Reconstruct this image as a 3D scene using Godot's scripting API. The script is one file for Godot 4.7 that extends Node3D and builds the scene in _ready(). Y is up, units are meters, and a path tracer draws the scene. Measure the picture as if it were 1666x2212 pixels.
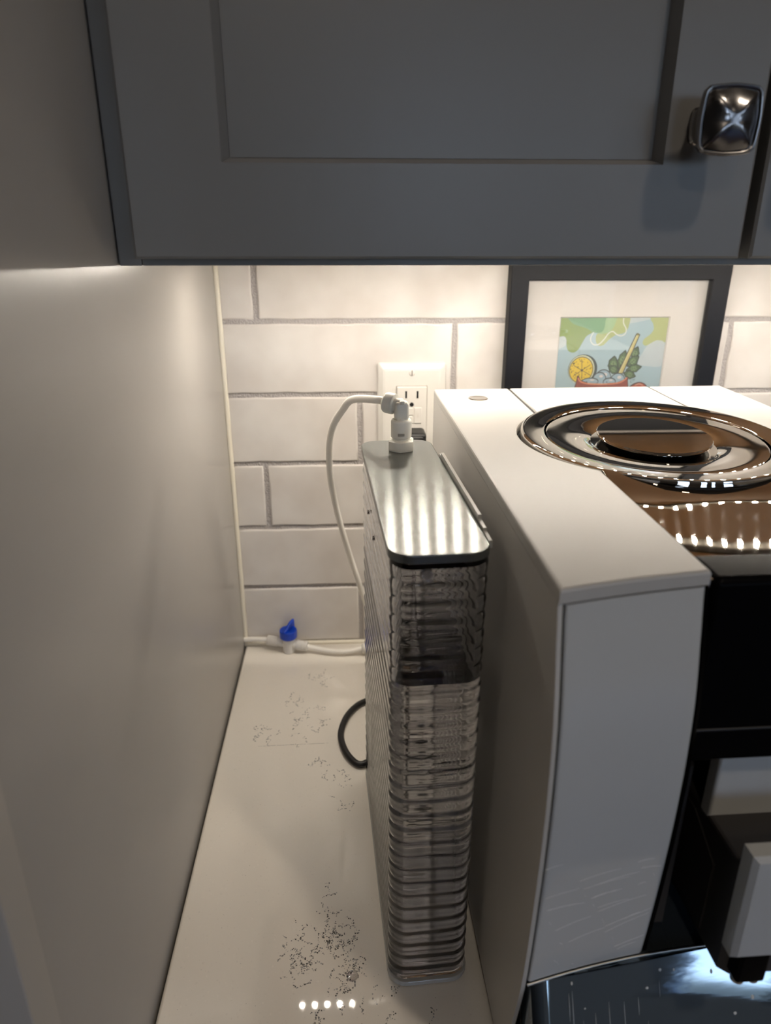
extends Node3D
# Corner of a kitchen counter: grey cabinets, white brick-bond tiles, LED strip,
# acrylic water tank, espresso machine. x right, y up, z towards the viewer; counter top y = 0, tile faces z = 0.

# ---------------------------------------------------------------- mesh builder
class Shape:
	var v := PackedVector3Array()
	var g := PackedInt32Array()
	var uv := PackedVector2Array()
	var mark := 0

	func begin() -> void:
		mark = v.size()

	func tri(a: Vector3, b: Vector3, c: Vector3, s := 1) -> void:
		v.append(a); v.append(b); v.append(c)
		g.append(s); g.append(s); g.append(s)

	func quad(a: Vector3, b: Vector3, c: Vector3, d: Vector3, s := 1) -> void:
		tri(a, b, c, s); tri(a, c, d, s)

	func close(flip := false) -> void:   # make the triangles since begin() clockwise seen from outside
		var vol := 0.0
		var o := v[mark] if mark < v.size() else Vector3.ZERO
		for i in range(mark, v.size(), 3):
			vol += (v[i] - o).dot((v[i + 1] - o).cross(v[i + 2] - o))
		if (vol > 0.0) != flip:
			for i in range(mark, v.size(), 3):
				var t := v[i + 1]; v[i + 1] = v[i + 2]; v[i + 2] = t
		mark = v.size()

	func loft(rings: Array, groups: Array = [], cap0 := true, cap1 := true) -> Shape:
		begin()
		for i in rings.size() - 1:
			var a: PackedVector3Array = rings[i]
			var b: PackedVector3Array = rings[i + 1]
			var s: int = groups[i] if i < groups.size() else 1
			var n := a.size()
			for j in n:
				var k := (j + 1) % n
				quad(a[j], a[k], b[k], b[j], s)
		if cap0: fan(rings[0], true)
		if cap1: fan(rings[rings.size() - 1], false)
		close()
		return self

	func fan(r: PackedVector3Array, back: bool) -> void:
		var c := Vector3.ZERO
		for p in r: c += p
		c /= r.size()
		for j in r.size():
			var k := (j + 1) % r.size()
			if back: tri(c, r[k], r[j], 7)
			else: tri(c, r[j], r[k], 7)

	# rounded box, exact normals come from the smooth groups
	func rbox(c: Vector3, size: Vector3, r := 0.001, n := 1, xf := Transform3D.IDENTITY) -> Shape:
		begin()
		var h := size / 2.0
		r = minf(r, minf(h.x, minf(h.y, h.z)) * 0.999)
		var ts := []
		for i in n + 1: ts.append([-1.0, tan(deg_to_rad(-45.0 + 45.0 * i / n))])
		for i in n + 1: ts.append([1.0, tan(deg_to_rad(45.0 * i / n))])
		for f in 6:
			var ax := f % 3
			var sg := 1.0 if f < 3 else -1.0
			var bx := (ax + 1) % 3
			var cx := (ax + 2) % 3
			var grid := []
			for t in ts:
				var row := PackedVector3Array()
				for w in ts:
					var d := Vector3.ZERO
					d[ax] = sg; d[bx] = t[1]; d[cx] = w[1]
					d = d.normalized()
					var p := d * r
					p[ax] += sg * (h[ax] - r); p[bx] += t[0] * (h[bx] - r); p[cx] += w[0] * (h[cx] - r)
					row.append(xf * (c + p))
				grid.append(row)
			for i in ts.size() - 1:
				for j in ts.size() - 1:
					if sg > 0: quad(grid[i][j], grid[i + 1][j], grid[i + 1][j + 1], grid[i][j + 1], 1)
					else: quad(grid[i][j], grid[i][j + 1], grid[i + 1][j + 1], grid[i + 1][j], 1)
		close()
		return self

	# plain chamfer-free box with hard edges
	func box(a: Vector3, b: Vector3, xf := Transform3D.IDENTITY) -> Shape:
		begin()
		var p := []
		for i in 8: p.append(xf * Vector3(b.x if i & 1 else a.x, b.y if i & 2 else a.y, b.z if i & 4 else a.z))
		for f in [[0, 1, 3, 2], [4, 6, 7, 5], [0, 4, 5, 1], [2, 3, 7, 6], [0, 2, 6, 4], [1, 5, 7, 3]]:
			quad(p[f[0]], p[f[1]], p[f[2]], p[f[3]], -1)
		close()
		return self

	# profile of (radius, height) turned about y; hard edges where the profile bends sharply
	func lathe(prof: Array, seg := 32, xf := Transform3D.IDENTITY) -> Shape:
		var rings := []
		var groups := []
		var s := 1
		for i in prof.size():
			var p: Vector2 = prof[i]
			var r := PackedVector3Array()
			for j in seg:
				var a := TAU * j / seg
				r.append(xf * Vector3(cos(a) * p.x, p.y, sin(a) * p.x))
			rings.append(r)
			if i > 0:
				if i > 1:
					var d0: Vector2 = prof[i - 1] - prof[i - 2]
					var d1: Vector2 = p - prof[i - 1]
					if absf(d0.angle_to(d1)) > 0.6: s += 1
				groups.append(s + 10)
		return loft(rings, groups, prof[0].x > 1e-5, prof[prof.size() - 1].x > 1e-5)

	func tube(path: Array, rad: float, seg := 16, caps := true) -> Shape:
		var rings := []
		var t0: Vector3 = (path[1] - path[0]).normalized()
		var u := t0.cross(Vector3(0.31, 0.87, 0.4)).normalized()
		for i in path.size():
			var a: Vector3 = path[maxi(i - 1, 0)]
			var b: Vector3 = path[mini(i + 1, path.size() - 1)]
			var t := (b - a).normalized()
			u = (u - t * u.dot(t)).normalized()
			var w := t.cross(u)
			var r := PackedVector3Array()
			for j in seg:
				var an := TAU * j / seg
				r.append(path[i] + (u * cos(an) + w * sin(an)) * rad)
			rings.append(r)
		return loft(rings, [], caps, caps)

	# flat polygon in x, z raised from y0 to y1, bevelled top; may be hollowed out in plan
	func prism(poly: PackedVector2Array, y0: float, y1: float, bevel := 0.0, xf := Transform3D.IDENTITY, smooth := false) -> Shape:
		begin()
		var n := poly.size()
		var layers := [[y0, 0.0], [y1 - bevel, 0.0]]
		if bevel > 0.0:
			layers.append([y1 - bevel * 0.3, bevel * 0.3]); layers.append([y1, bevel])
		var rings := []
		for l in layers:
			var q := poly if l[1] == 0.0 else Shape.inset(poly, l[1])
			var r := PackedVector3Array()
			for p in q: r.append(xf * Vector3(p.x, l[0], p.y))
			rings.append(r)
		for i in rings.size() - 1:
			for j in n:
				var k := (j + 1) % n
				quad(rings[i][j], rings[i][k], rings[i + 1][k], rings[i + 1][j], 1 if smooth else -1)
		var idx := Geometry2D.triangulate_polygon(poly)
		# caps wound to agree with the sides
		var area := 0.0
		for j in n: area += poly[j].cross(poly[(j + 1) % n])
		for t in range(0, idx.size(), 3):
			var a := idx[t]; var b := idx[t + 1]; var c := idx[t + 2]
			var ccw := (poly[b] - poly[a]).cross(poly[c] - poly[a]) * area > 0.0
			if not ccw:
				var w := b; b = c; c = w
			tri(rings[0][a], rings[0][c], rings[0][b], 7)
			var top: PackedVector3Array = rings[rings.size() - 1]
			tri(top[a], top[b], top[c], 7)
		close()
		return self

	static func inset(poly: PackedVector2Array, d: float) -> PackedVector2Array:
		var n := poly.size()
		var area := 0.0
		for j in n: area += poly[j].cross(poly[(j + 1) % n])
		var sg := 1.0 if area > 0.0 else -1.0
		var out := PackedVector2Array()
		for j in n:
			var e0 := (poly[j] - poly[(j + n - 1) % n]).normalized()
			var e1 := (poly[(j + 1) % n] - poly[j]).normalized()
			var n0 := Vector2(-e0.y, e0.x) * sg
			var n1 := Vector2(-e1.y, e1.x) * sg
			var m := (n0 + n1).normalized()
			out.append(poly[j] + m * d / maxf(0.5, m.dot(n0)))
		return out

	static func rrect(w: float, h: float, r: float, n := 6, at := Vector2.ZERO) -> PackedVector2Array:
		var out := PackedVector2Array()
		for q in 4:
			var cx := (w / 2 - r) * (1.0 if q == 0 or q == 3 else -1.0)
			var cy := (h / 2 - r) * (1.0 if q < 2 else -1.0)
			for i in n + 1:
				var a := PI / 2 * (q + float(i) / n)
				out.append(at + Vector2(cx + cos(a) * r, cy + sin(a) * r))
		return out

	func plane_uv(ax: int, bx: int, o: Vector2, size: Vector2) -> Shape:
		for p in v: uv.append(Vector2((p[ax] - o.x) / size.x, (p[bx] - o.y) / size.y))
		return self

	# normals are the area-weighted mean over the corners that share a place and a smooth group
	func mesh() -> ArrayMesh:
		var n := PackedVector3Array()
		n.resize(v.size())
		var sums := {}
		var keys := []
		keys.resize(v.size())
		for i in range(0, v.size(), 3):
			var f := (v[i + 2] - v[i]).cross(v[i + 1] - v[i])
			for k in 3:
				var s := g[i + k]
				if s < 0:
					n[i + k] = f.normalized()
					continue
				var key := Vector4i(roundi(v[i + k].x * 4e6), roundi(v[i + k].y * 4e6), roundi(v[i + k].z * 4e6), s)
				keys[i + k] = key
				sums[key] = sums.get(key, Vector3.ZERO) + f
		for i in v.size():
			if g[i] >= 0: n[i] = sums[keys[i]].normalized()
		var a := []
		a.resize(Mesh.ARRAY_MAX)
		a[Mesh.ARRAY_VERTEX] = v
		a[Mesh.ARRAY_NORMAL] = n
		if uv.size() == v.size(): a[Mesh.ARRAY_TEX_UV] = uv
		var m := ArrayMesh.new()
		m.add_surface_from_arrays(Mesh.PRIMITIVE_TRIANGLES, a)
		return m


# ---------------------------------------------------------------- scene helpers
func part(called: String, s: Shape, m: Material, parent: Node3D) -> MeshInstance3D:
	return put(called, s.mesh(), m, parent)

func put(called: String, me: Mesh, m: Material, parent: Node3D) -> MeshInstance3D:
	var o := MeshInstance3D.new()
	o.name = called
	o.mesh = me
	o.material_override = m
	o.cast_shadow = GeometryInstance3D.SHADOW_CASTING_SETTING_ON
	parent.add_child(o, true)
	return o

func thing(called: String, label: String, category: String, at := Vector3.ZERO, turn := 0.0, group := "") -> Node3D:
	var o := Node3D.new()
	o.name = called
	add_child(o, true)
	o.position = at
	o.rotation.y = turn
	tag(o, label, category, group)
	return o

func tag(o: Node3D, label: String, category: String, group := "") -> void:
	o.set_meta("label", label)
	o.set_meta("category", category)
	if group: o.set_meta("group", group)

func struct(called: String, s: Shape, m: Material, label := "", category := "") -> MeshInstance3D:
	var o := part(called, s, m, self)
	o.set_meta("kind", "structure")
	if label: tag(o, label, category)
	return o

func mat(c: Color, rough := 0.5, metal := 0.0, spec := 0.5) -> StandardMaterial3D:
	var m := StandardMaterial3D.new()
	m.albedo_color = c
	m.roughness = rough
	m.metallic = metal
	m.metallic_specular = spec
	return m

func rgb(r: int, g: int, b: int) -> Color:
	return Color(r / 255.0, g / 255.0, b / 255.0)

func noise_tex(freq: float, size: int, normal: bool, bump := 4.0, sd := 1, oct := 3) -> NoiseTexture2D:
	var n := FastNoiseLite.new()
	n.seed = sd
	n.frequency = freq
	n.fractal_octaves = oct
	n.noise_type = FastNoiseLite.TYPE_SIMPLEX_SMOOTH
	var t := NoiseTexture2D.new()
	t.width = size; t.height = size
	t.seamless = true
	t.as_normal_map = normal
	t.bump_strength = bump
	t.noise = n
	return t

func bumpy(m: StandardMaterial3D, t: Texture2D, strength: float, scale: Vector3) -> StandardMaterial3D:
	m.normal_enabled = true
	m.normal_texture = t
	m.normal_scale = strength
	m.uv1_triplanar = true
	m.uv1_world_triplanar = true
	m.uv1_scale = scale
	return m

func area_light(called: String, at: Vector3, size: Vector2, energy: float, color: Color, parent: Node3D, facing := Basis(Vector3.RIGHT, -PI / 2)) -> void:
	var l := AreaLight3D.new()
	l.name = called
	l.area_size = size
	l.area_normalize_energy = true
	l.light_energy = energy
	l.light_color = color
	l.area_range = 12.0
	l.area_attenuation = 2.0
	l.shadow_enabled = true
	parent.add_child(l, true)
	l.transform = Transform3D(facing, at)

func spline(pts: Array, steps: int, closed := false) -> PackedVector2Array:
	var out := PackedVector2Array()
	var n := pts.size()
	for i in (n if closed else n - 1):
		var p0: Vector2 = pts[(i + n - 1) % n] if closed else pts[maxi(i - 1, 0)]
		var p1: Vector2 = pts[i]
		var p2: Vector2 = pts[(i + 1) % n]
		var p3: Vector2 = pts[(i + 2) % n] if closed else pts[mini(i + 2, n - 1)]
		for k in steps: out.append(p1.cubic_interpolate(p2, p0, p3, float(k) / steps))
	if not closed: out.append(pts[n - 1])
	return out

func spline3(pts: Array, steps: int) -> Array:
	var out := []
	var n := pts.size()
	for i in n - 1:
		for k in steps:
			out.append(pts[i].cubic_interpolate(pts[i + 1], pts[maxi(i - 1, 0)], pts[mini(i + 2, n - 1)], float(k) / steps))
	out.append(pts[n - 1])
	return out

func curve_at(pts: Array, y: float) -> float:      # pts: Vector2(y, value), y rising
	for i in pts.size() - 1:
		if y <= pts[i + 1].x or i == pts.size() - 2:
			var t := clampf((y - pts[i].x) / (pts[i + 1].x - pts[i].x), 0.0, 1.0)
			var p0: float = pts[maxi(i - 1, 0)].y
			var p3: float = pts[mini(i + 2, pts.size() - 1)].y
			return cubic_interpolate(pts[i].y, pts[i + 1].y, p0, p3, t)
	return pts[0].y

# ---------------------------------------------------------------- scene
var M := {}
var rng := RandomNumberGenerator.new()

func _ready() -> void:
	rng.seed = 7
	light_and_camera()
	materials()
	room()
	tiles()
	counter()
	side_panel()
	cabinet()
	led_strip()
	machine()
	tank()
	water_lines()
	outlet_and_cord()
	picture()
	small_bits()

func light_and_camera() -> void:
	var cam := Camera3D.new()
	cam.name = "camera"
	add_child(cam)
	var p := deg_to_rad(21.849); var y := deg_to_rad(2.8205); var r := deg_to_rad(0.079)
	var fwd := Vector3(sin(y) * cos(p), -sin(p), -cos(y) * cos(p))
	var right := Vector3(cos(y), 0, sin(y))
	var up := right.cross(fwd)
	var rx := right * cos(r) + up * sin(r)
	var ry := -right * sin(r) + up * cos(r)
	cam.transform = Transform3D(Basis(rx, ry, -fwd), Vector3(0.1405, 0.49976, 0.79606))
	cam.fov = 71.145
	cam.near = 0.02
	cam.far = 50.0
	var at := CameraAttributesPhysical.new()
	at.frustum_focal_length = 16.779
	at.frustum_focus_distance = 0.55
	at.frustum_near = 0.02
	at.frustum_far = 50.0
	at.exposure_aperture = 4.6
	cam.attributes = at
	cam.current = true

	var we := WorldEnvironment.new()
	we.name = "environment"
	var e := Environment.new()
	e.background_mode = Environment.BG_SKY
	var sky := Sky.new()
	var sm := ProceduralSkyMaterial.new()
	sm.sky_top_color = Color(0.46, 0.64, 0.92)
	sm.sky_horizon_color = Color(0.86, 0.93, 1.0)
	sm.ground_horizon_color = Color(0.62, 0.68, 0.72)
	sm.ground_bottom_color = Color(0.30, 0.32, 0.33)
	sm.sky_energy_multiplier = 2.3
	sm.ground_energy_multiplier = 1.5
	sky.sky_material = sm
	e.sky = sky
	e.tonemap_mode = Environment.TONE_MAPPER_LINEAR
	e.tonemap_exposure = 1.2
	e.sdfgi_enabled = true
	e.ssao_enabled = true
	e.ssil_enabled = true
	we.environment = e
	add_child(we)

const LED_ENERGY := 0.0026
const DOWNLIGHT_ENERGY := 0.40

func materials() -> void:
	var fine := noise_tex(0.02, 512, true, 3.0, 3, 4)
	var wavy := noise_tex(0.012, 512, true, 3.0, 5, 2)
	M.paint = bumpy(mat(rgb(120, 120, 120), 0.34), fine, 0.10, Vector3.ONE * 5.0)
	M.edge = mat(rgb(174, 169, 162), 0.34)
	M.panel = bumpy(mat(rgb(166, 162, 157), 0.28, 0.0, 0.38), wavy, 0.05, Vector3.ONE * 2.2)
	M.wood = bumpy(mat(rgb(140, 104, 66), 0.45), fine, 0.15, Vector3(3, 3, 20))
	M.tile = bumpy(mat(rgb(226, 222, 217), 0.12), wavy, 0.22, Vector3.ONE * 2.6)
	var cloud := noise_tex(0.006, 512, false, 1.0, 8, 4)
	var ramp := Gradient.new()
	ramp.set_color(0, Color(0.90, 0.885, 0.875)); ramp.set_color(1, Color(1, 1, 1))
	cloud.color_ramp = ramp
	M.tile.albedo_texture = cloud
	M.grout = bumpy(mat(rgb(178, 172, 169), 0.95), noise_tex(0.08, 512, true, 8.0, 9, 4), 0.8, Vector3.ONE * 9.0)
	M.caulk = mat(rgb(230, 223, 206), 0.5)
	M.white_plastic = mat(rgb(220, 216, 209), 0.28)
	M.fitting = mat(rgb(226, 224, 214), 0.32)
	M.hose = mat(rgb(244, 240, 232), 0.36)
	M.blue = mat(rgb(6, 66, 190), 0.4)
	M.black = mat(rgb(22, 21, 22), 0.45)
	M.black_gloss = mat(rgb(8, 8, 9), 0.25, 0.0, 0.12)
	M.dark = mat(rgb(6, 6, 6), 0.8)
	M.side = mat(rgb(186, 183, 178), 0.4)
	M.machine = bumpy(mat(rgb(178, 176, 172), 0.36), fine, 0.05, Vector3.ONE * 12.0)
	M.spout = mat(rgb(46, 44, 45), 0.5)
	M.machine_gloss = mat(rgb(182, 184, 184), 0.07)
	M.chrome = mat(rgb(214, 210, 204), 0.02, 1.0)
	M.smoked = mat(rgb(160, 152, 144), 0.015, 1.0)
	M.tray = bumpy(mat(rgb(122, 136, 148), 0.035, 0.75), fine, 0.015, Vector3(2, 14, 14))  # blue reflection of the surroundings is put into this albedo
	M.pewter = mat(rgb(140, 138, 138), 0.22, 1.0)
	M.steel = mat(rgb(180, 178, 172), 0.3, 1.0)
	M.frame = mat(rgb(20, 21, 26), 0.5, 0.0, 0.35)
	M.mat_board = mat(rgb(186, 182, 177), 0.85)
	M.brushed = mat(rgb(118, 121, 118), 0.205, 0.76)
	M.brushed.anisotropy_enabled = true
	M.brushed.anisotropy = 0.88
	bumpy(M.brushed, noise_tex(0.05, 512, true, 4.0, 21, 3), 0.010, Vector3(60, 6, 3))
	var g := mat(Color(0.96, 0.965, 0.96, 0.0), 0.0)
	g.refraction_enabled = true
	g.refraction_scale = 0.049
	g.transparency = BaseMaterial3D.TRANSPARENCY_ALPHA
	M.acrylic = g
	g.albedo_color = Color(0.93, 0.93, 0.935, 0.0)
	var pane := mat(Color(1, 1, 1, 0.03), 0.0)
	pane.transparency = BaseMaterial3D.TRANSPARENCY_ALPHA
	M.pane = pane
	var glow := mat(rgb(255, 240, 210), 0.4)
	glow.emission_enabled = true
	glow.emission = rgb(255, 236, 206)
	glow.emission_energy_multiplier = 6.0
	M.glow = glow
	var chip := mat(rgb(255, 240, 210), 0.4)
	chip.emission_enabled = true
	chip.emission = rgb(255, 246, 231)
	chip.emission_energy_multiplier = 420.0
	M.chip = chip

# ---------------------------------------------------------------- room shell
func room() -> void:
	var wallm := mat(rgb(190, 186, 180), 0.9)
	var floorm := bumpy(mat(rgb(96, 74, 56), 0.45), noise_tex(0.03, 512, true, 3.0, 31, 3), 0.2, Vector3(1, 1, 6))
	var x0 := -1.2; var x1 := 4.6; var y0 := -0.92; var y1 := 1.56; var z1 := 4.6
	struct("floor", Shape.new().box(Vector3(x0 - 0.1, y0 - 0.1, -0.12), Vector3(x1 + 0.1, y0, z1 + 0.1)), floorm)
	struct("ceiling", Shape.new().box(Vector3(x0 - 0.1, y1, -0.12), Vector3(x1 + 0.1, y1 + 0.1, z1 + 0.1)), wallm)
	struct("wall_left", Shape.new().box(Vector3(x0 - 0.1, y0, 0.0), Vector3(x0, y1, z1)), mat(rgb(46, 45, 44), 0.9))
	struct("wall_right", Shape.new().box(Vector3(x1, y0, 0.0), Vector3(x1 + 0.1, y1, z1)), wallm)
	# wall behind the viewer: glazed garden door, plus windows added for daylight and reflections
	var wins := [[0.30, 1.05, 0.3, 1.2], [1.66, 2.14, -0.9, 1.2], [2.36, 2.72, -0.1, 1.2], [3.3, 4.3, -0.1, 1.2]]
	var s := Shape.new()
	var edge := x0
	for w in wins:
		s.box(Vector3(edge, y0, z1), Vector3(w[0], y1, z1 + 0.1))
		edge = w[1]
	s.box(Vector3(edge, y0, z1), Vector3(x1, y1, z1 + 0.1))
	for w in wins:
		s.box(Vector3(w[0], w[3], z1), Vector3(w[1], y1, z1 + 0.1))
		s.box(Vector3(w[0], y0, z1), Vector3(w[1], w[2], z1 + 0.1))
	struct("wall_front", s, wallm)
	var n := 1
	var lamp_number := 3
	for w in wins:
		var f := Shape.new()
		for b in [[w[0], w[0] + 0.05, w[2], w[3]], [w[1] - 0.05, w[1], w[2], w[3]], [w[0], w[1], w[2], w[2] + 0.06], [w[0], w[1], w[3] - 0.05, w[3]]]:
			f.box(Vector3(b[0], b[2], z1 + 0.02), Vector3(b[1], b[3], z1 + 0.08))
		var o := struct("window_%d" % n, f, wallm)
		part("pane", Shape.new().box(Vector3(w[0] + 0.05, w[2] + 0.06, z1 + 0.045), Vector3(w[1] - 0.05, w[3] - 0.05, z1 + 0.051)), M.pane, o)
		n += 1
	# recessed ceiling lights
	for q in [[0.72, 1.12, 1.0], [2.2, 2.4, 0.6], [0.05, 2.1, 1.0]]:
		var o := struct("trim_%d" % lamp_number, Shape.new().lathe([Vector2(0.07, 0), Vector2(0.075, -0.006), Vector2(0.055, -0.008), Vector2(0.05, -0.002), Vector2(0.05, 0)], 32), M.white_plastic)
		o.position = Vector3(q[0], y1 - 0.0005, q[1])
		var d := part("lamp_disc", Shape.new().lathe([Vector2(0, -0.001), Vector2(0.05, -0.001), Vector2(0.05, -0.003), Vector2(0, -0.003)], 24), M.glow, o)
		d.set_meta("label", "glowing frosted disc")
		lamp_number += 1
		area_light("downlight", Vector3(q[0], y1 - 0.012, q[1]), Vector2(0.09, 0.09), DOWNLIGHT_ENERGY * q[2], Color(1.0, 0.93, 0.84), self)

func tiles() -> void:
	var x1 := 1.35
	var w := struct("wall_back", Shape.new().box(Vector3(-1.2, -0.92, -0.12), Vector3(4.6, 1.56, -0.008)), mat(rgb(190, 186, 180), 0.9))
	part("grout", Shape.new().box(Vector3(0.0, 0.0, -0.009), Vector3(x1, 0.4755, -0.0022)), M.grout, w)
	var joints := [0.1487, 0.2518, 0.0402, 0.1504, 0.2555, 0.0402]
	var fn := FastNoiseLite.new()
	fn.seed = 4
	fn.frequency = 1.0
	var id := 0
	for k in 6:
		var ya := 0.0045 if k == 0 else 0.082 + 0.0802 * (k - 1) + 0.0025
		var yb := minf(0.082 + 0.0802 * k - 0.0025, 0.4748)
		var xa := 0.0032
		var xj: float = joints[k]
		while xa < x1 - 0.02:
			var xb := minf(xj - 0.0029, x1)
			part("tile", tile(xa, xb, ya, yb, fn, id), M.tile, w)
			id += 1
			xa = xj + 0.0029
			xj += 0.3095
	# caulk beads: the corner with the tall panel and the foot of the tiles
	var path := []
	for i in 40: path.append(Vector3(0.0012 + 0.0004 * fn.get_noise_1d(i * 3.1), 0.0 + 0.0122 * i, 0.0004))
	struct("trim_1", Shape.new().tube(path, 0.0031, 8), M.caulk)
	path = []
	for i in 70: path.append(Vector3(0.0 + 0.0194 * i, 0.0010 + 0.0003 * fn.get_noise_1d(i * 2.3 + 90.0), 0.0008))
	struct("trim_2", Shape.new().tube(path, 0.0032, 8), M.caulk)

func tile(xa: float, xb: float, ya: float, yb: float, fn: FastNoiseLite, id: int) -> Shape:
	var s := Shape.new()
	var pts := []          # outline with hand-made edges
	var nx := maxi(2, int((xb - xa) / 0.016))
	var ny := 5
	for i in nx: pts.append([lerpf(xa, xb, float(i) / nx), ya, 0, -1])
	for i in ny: pts.append([xb, lerpf(ya, yb, float(i) / ny), 1, 0])
	for i in nx: pts.append([lerpf(xb, xa, float(i) / nx), yb, 0, 1])
	for i in ny: pts.append([xa, lerpf(yb, ya, float(i) / ny), -1, 0])
	var rings := []
	var depth := rng.randf_range(-0.0005, 0.0004)
	for l in [[-0.007, 0.0], [-0.0016, 0.0], [-0.0005, 0.0007], [0.0, 0.0022]]:
		var r := PackedVector3Array()
		for j in pts.size():
			var p: Array = pts[j]
			var wob := 0.0011 * fn.get_noise_2d(j * 0.55 + id * 37.0, 3.0) * (1.0 if ya > 0.01 or p[3] >= 0 else 0.0)
			var cx := clampf(p[0], xa + l[1], xb - l[1])
			var cy := clampf(p[1], ya + l[1], yb - l[1])
			r.append(Vector3(cx + p[2] * wob, minf(cy + p[3] * wob, 0.4753), l[0] + depth))
		rings.append(r)
	s.loft(rings, [2, 1, 1], false, false)
	# pillow-flat face: strip between the lower and the upper edge
	s.begin()
	var top: PackedVector3Array = rings[3]
	var cen := Vector3((xa + xb) / 2, (ya + yb) / 2, depth + 0.00015)
	for j in top.size(): s.tri(cen, top[j], top[(j + 1) % top.size()], 1)
	s.close(false)
	for i in range(s.v.size() - top.size() * 3, s.v.size(), 3):
		if (s.v[i + 1] - s.v[i]).cross(s.v[i + 2] - s.v[i]).z > 0:
			var t := s.v[i + 1]; s.v[i + 1] = s.v[i + 2]; s.v[i + 2] = t
	return s

# ---------------------------------------------------------------- counter
func counter() -> void:
	var t := thing("countertop", "white speckled quartz countertop under the tank and the machine", "countertop")
	var size := 2048
	var span := 0.64
	var im := Image.create(size, size, false, Image.FORMAT_RGB8)
	im.fill(rgb(238, 232, 222))
	var r2 := RandomNumberGenerator.new()
	r2.seed = 11
	for i in 26000:
		var k := r2.randi_range(-7, 5)
		im.fill_rect(Rect2i(r2.randi() % size, r2.randi() % size, r2.randi_range(1, 4), r2.randi_range(1, 4)), rgb(238 + k, 232 + k, 222 + k))
	var clusters := [[0.0975, 0.077, 0.013, 7], [0.073, 0.125, 0.013, 6], [0.092, 0.150, 0.020, 12], [0.044, 0.172, 0.012, 7], [0.077, 0.186, 0.014, 3], [0.103, 0.223, 0.012, 4], [0.120, 0.245, 0.013, 5], [0.126, 0.275, 0.010, 3],
		[0.109, 0.402, 0.018, 9], [0.127, 0.408, 0.015, 12], [0.097, 0.418, 0.015, 8], [0.118, 0.432, 0.020, 14], [0.095, 0.440, 0.012, 6], [0.134, 0.436, 0.012, 8], [0.156, 0.464, 0.015, 6], [0.125, 0.475, 0.020, 8], [0.118, 0.375, 0.014, 3], [0.20, 0.47, 0.02, 3], [0.15, 0.54, 0.04, 12], [0.40, 0.59, 0.05, 12], [0.33, 0.08, 0.04, 10], [0.55, 0.1, 0.04, 10], [0.58, 0.5, 0.05, 14]]
	for c in clusters:
		for k in int(c[3] * 1.6):
			var a := r2.randf() * TAU
			var q: Vector2 = Vector2(c[0], c[1]) + Vector2(cos(a), sin(a)) * c[2] * sqrt(r2.randf())
			var dir := r2.randf() * TAU
			for step in r2.randi_range(8, 34):
				dir += r2.randf_range(-0.8, 0.8)
				q += Vector2(cos(dir), sin(dir)) * 0.00055
				if r2.randf() < 0.55:
					var d := r2.randi_range(60, 185)
					var w := r2.randi_range(1, 2) if r2.randf() < 0.8 else 3
					im.fill_rect(Rect2i(int((q.x + r2.randf_range(-0.0005, 0.0005)) / span * size), int((q.y + r2.randf_range(-0.0005, 0.0005)) / span * size), w, w), rgb(d, d - 1, d - 3))
	for i in 150:
		var f := i / 150.0
		if r2.randf() < 0.7:
			im.fill_rect(Rect2i(int(lerpf(0.039, 0.111, f) / span * size), int(lerpf(0.1943, 0.1928, f) / span * size), 2, 1), rgb(120, 116, 110))
	for i in 420:
		var d := r2.randi_range(90, 180)
		im.fill_rect(Rect2i(r2.randi() % size, r2.randi() % size, 1, 1), rgb(d, d, d - 4))
	var m := mat(Color.WHITE, 0.025)
	m.albedo_texture = ImageTexture.create_from_image(im)
	m.texture_repeat = true
	var s := Shape.new().rbox(Vector3(0.6756, -0.015, 0.3180), Vector3(1.3488, 0.03, 0.6340), 0.003, 2)
	s.plane_uv(0, 2, Vector2.ZERO, Vector2(span, span))
	part("slab", s, m, t)
	part("base_panel", Shape.new().box(Vector3(0.0012, -0.919, 0.001), Vector3(1.35, -0.03, 0.60)), M.paint, t)

func side_panel() -> void:
	var t := thing("tall_side_panel", "tall satin grey cabinet side panel standing left of the countertop", "panel")
	part("board", Shape.new().rbox(Vector3(-0.0105, 0.24, 0.283), Vector3(0.02, 2.32, 0.568), 0.0006), M.panel, t)
	part("edge_strip", Shape.new().rbox(Vector3(-0.0098, 0.24, 0.577), Vector3(0.0206, 2.32, 0.019), 0.0008), M.edge, t)

# ---------------------------------------------------------------- upper cabinet
func cabinet() -> void:
	var t := thing("upper_cabinet", "grey shaker wall cabinet with square pewter knobs above the tiles", "cabinet")
	var yb := 0.4763
	var yt := 1.25
	part("body", Shape.new().box(Vector3(0.0005, yb + 0.012, -0.0075), Vector3(0.757, yt, 0.306)), M.paint, t)
	part("bottom_panel", Shape.new().box(Vector3(0.0135, yb + 0.0004, 0.0008), Vector3(0.743, yb + 0.0118, 0.305)), M.wood, t)
	for x in [0.00725, 0.750]:
		part("stile", Shape.new().rbox(Vector3(x, (yb + yt) / 2, 0.316), Vector3(0.0135, yt - yb, 0.0198), 0.0006), M.paint, t)
	part("bottom_rail", Shape.new().rbox(Vector3(0.3786, yb + 0.02, 0.315), Vector3(0.7288, 0.04, 0.0198), 0.0006), M.paint, t)
	part("partition", Shape.new().rbox(Vector3(0.3815, (yb + yt) / 2, 0.3155), Vector3(0.038, yt - yb - 0.1, 0.0186), 0.0006), M.dark, t)
	var d := door(0.0152, 0.3782, 0.481, 1.245, false)
	d.name = "door"
	t.add_child(d, true)
	var e := door(0.3845, 0.7475, 0.481, 1.245, true)
	e.name = "door_001"
	t.add_child(e, true)

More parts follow.
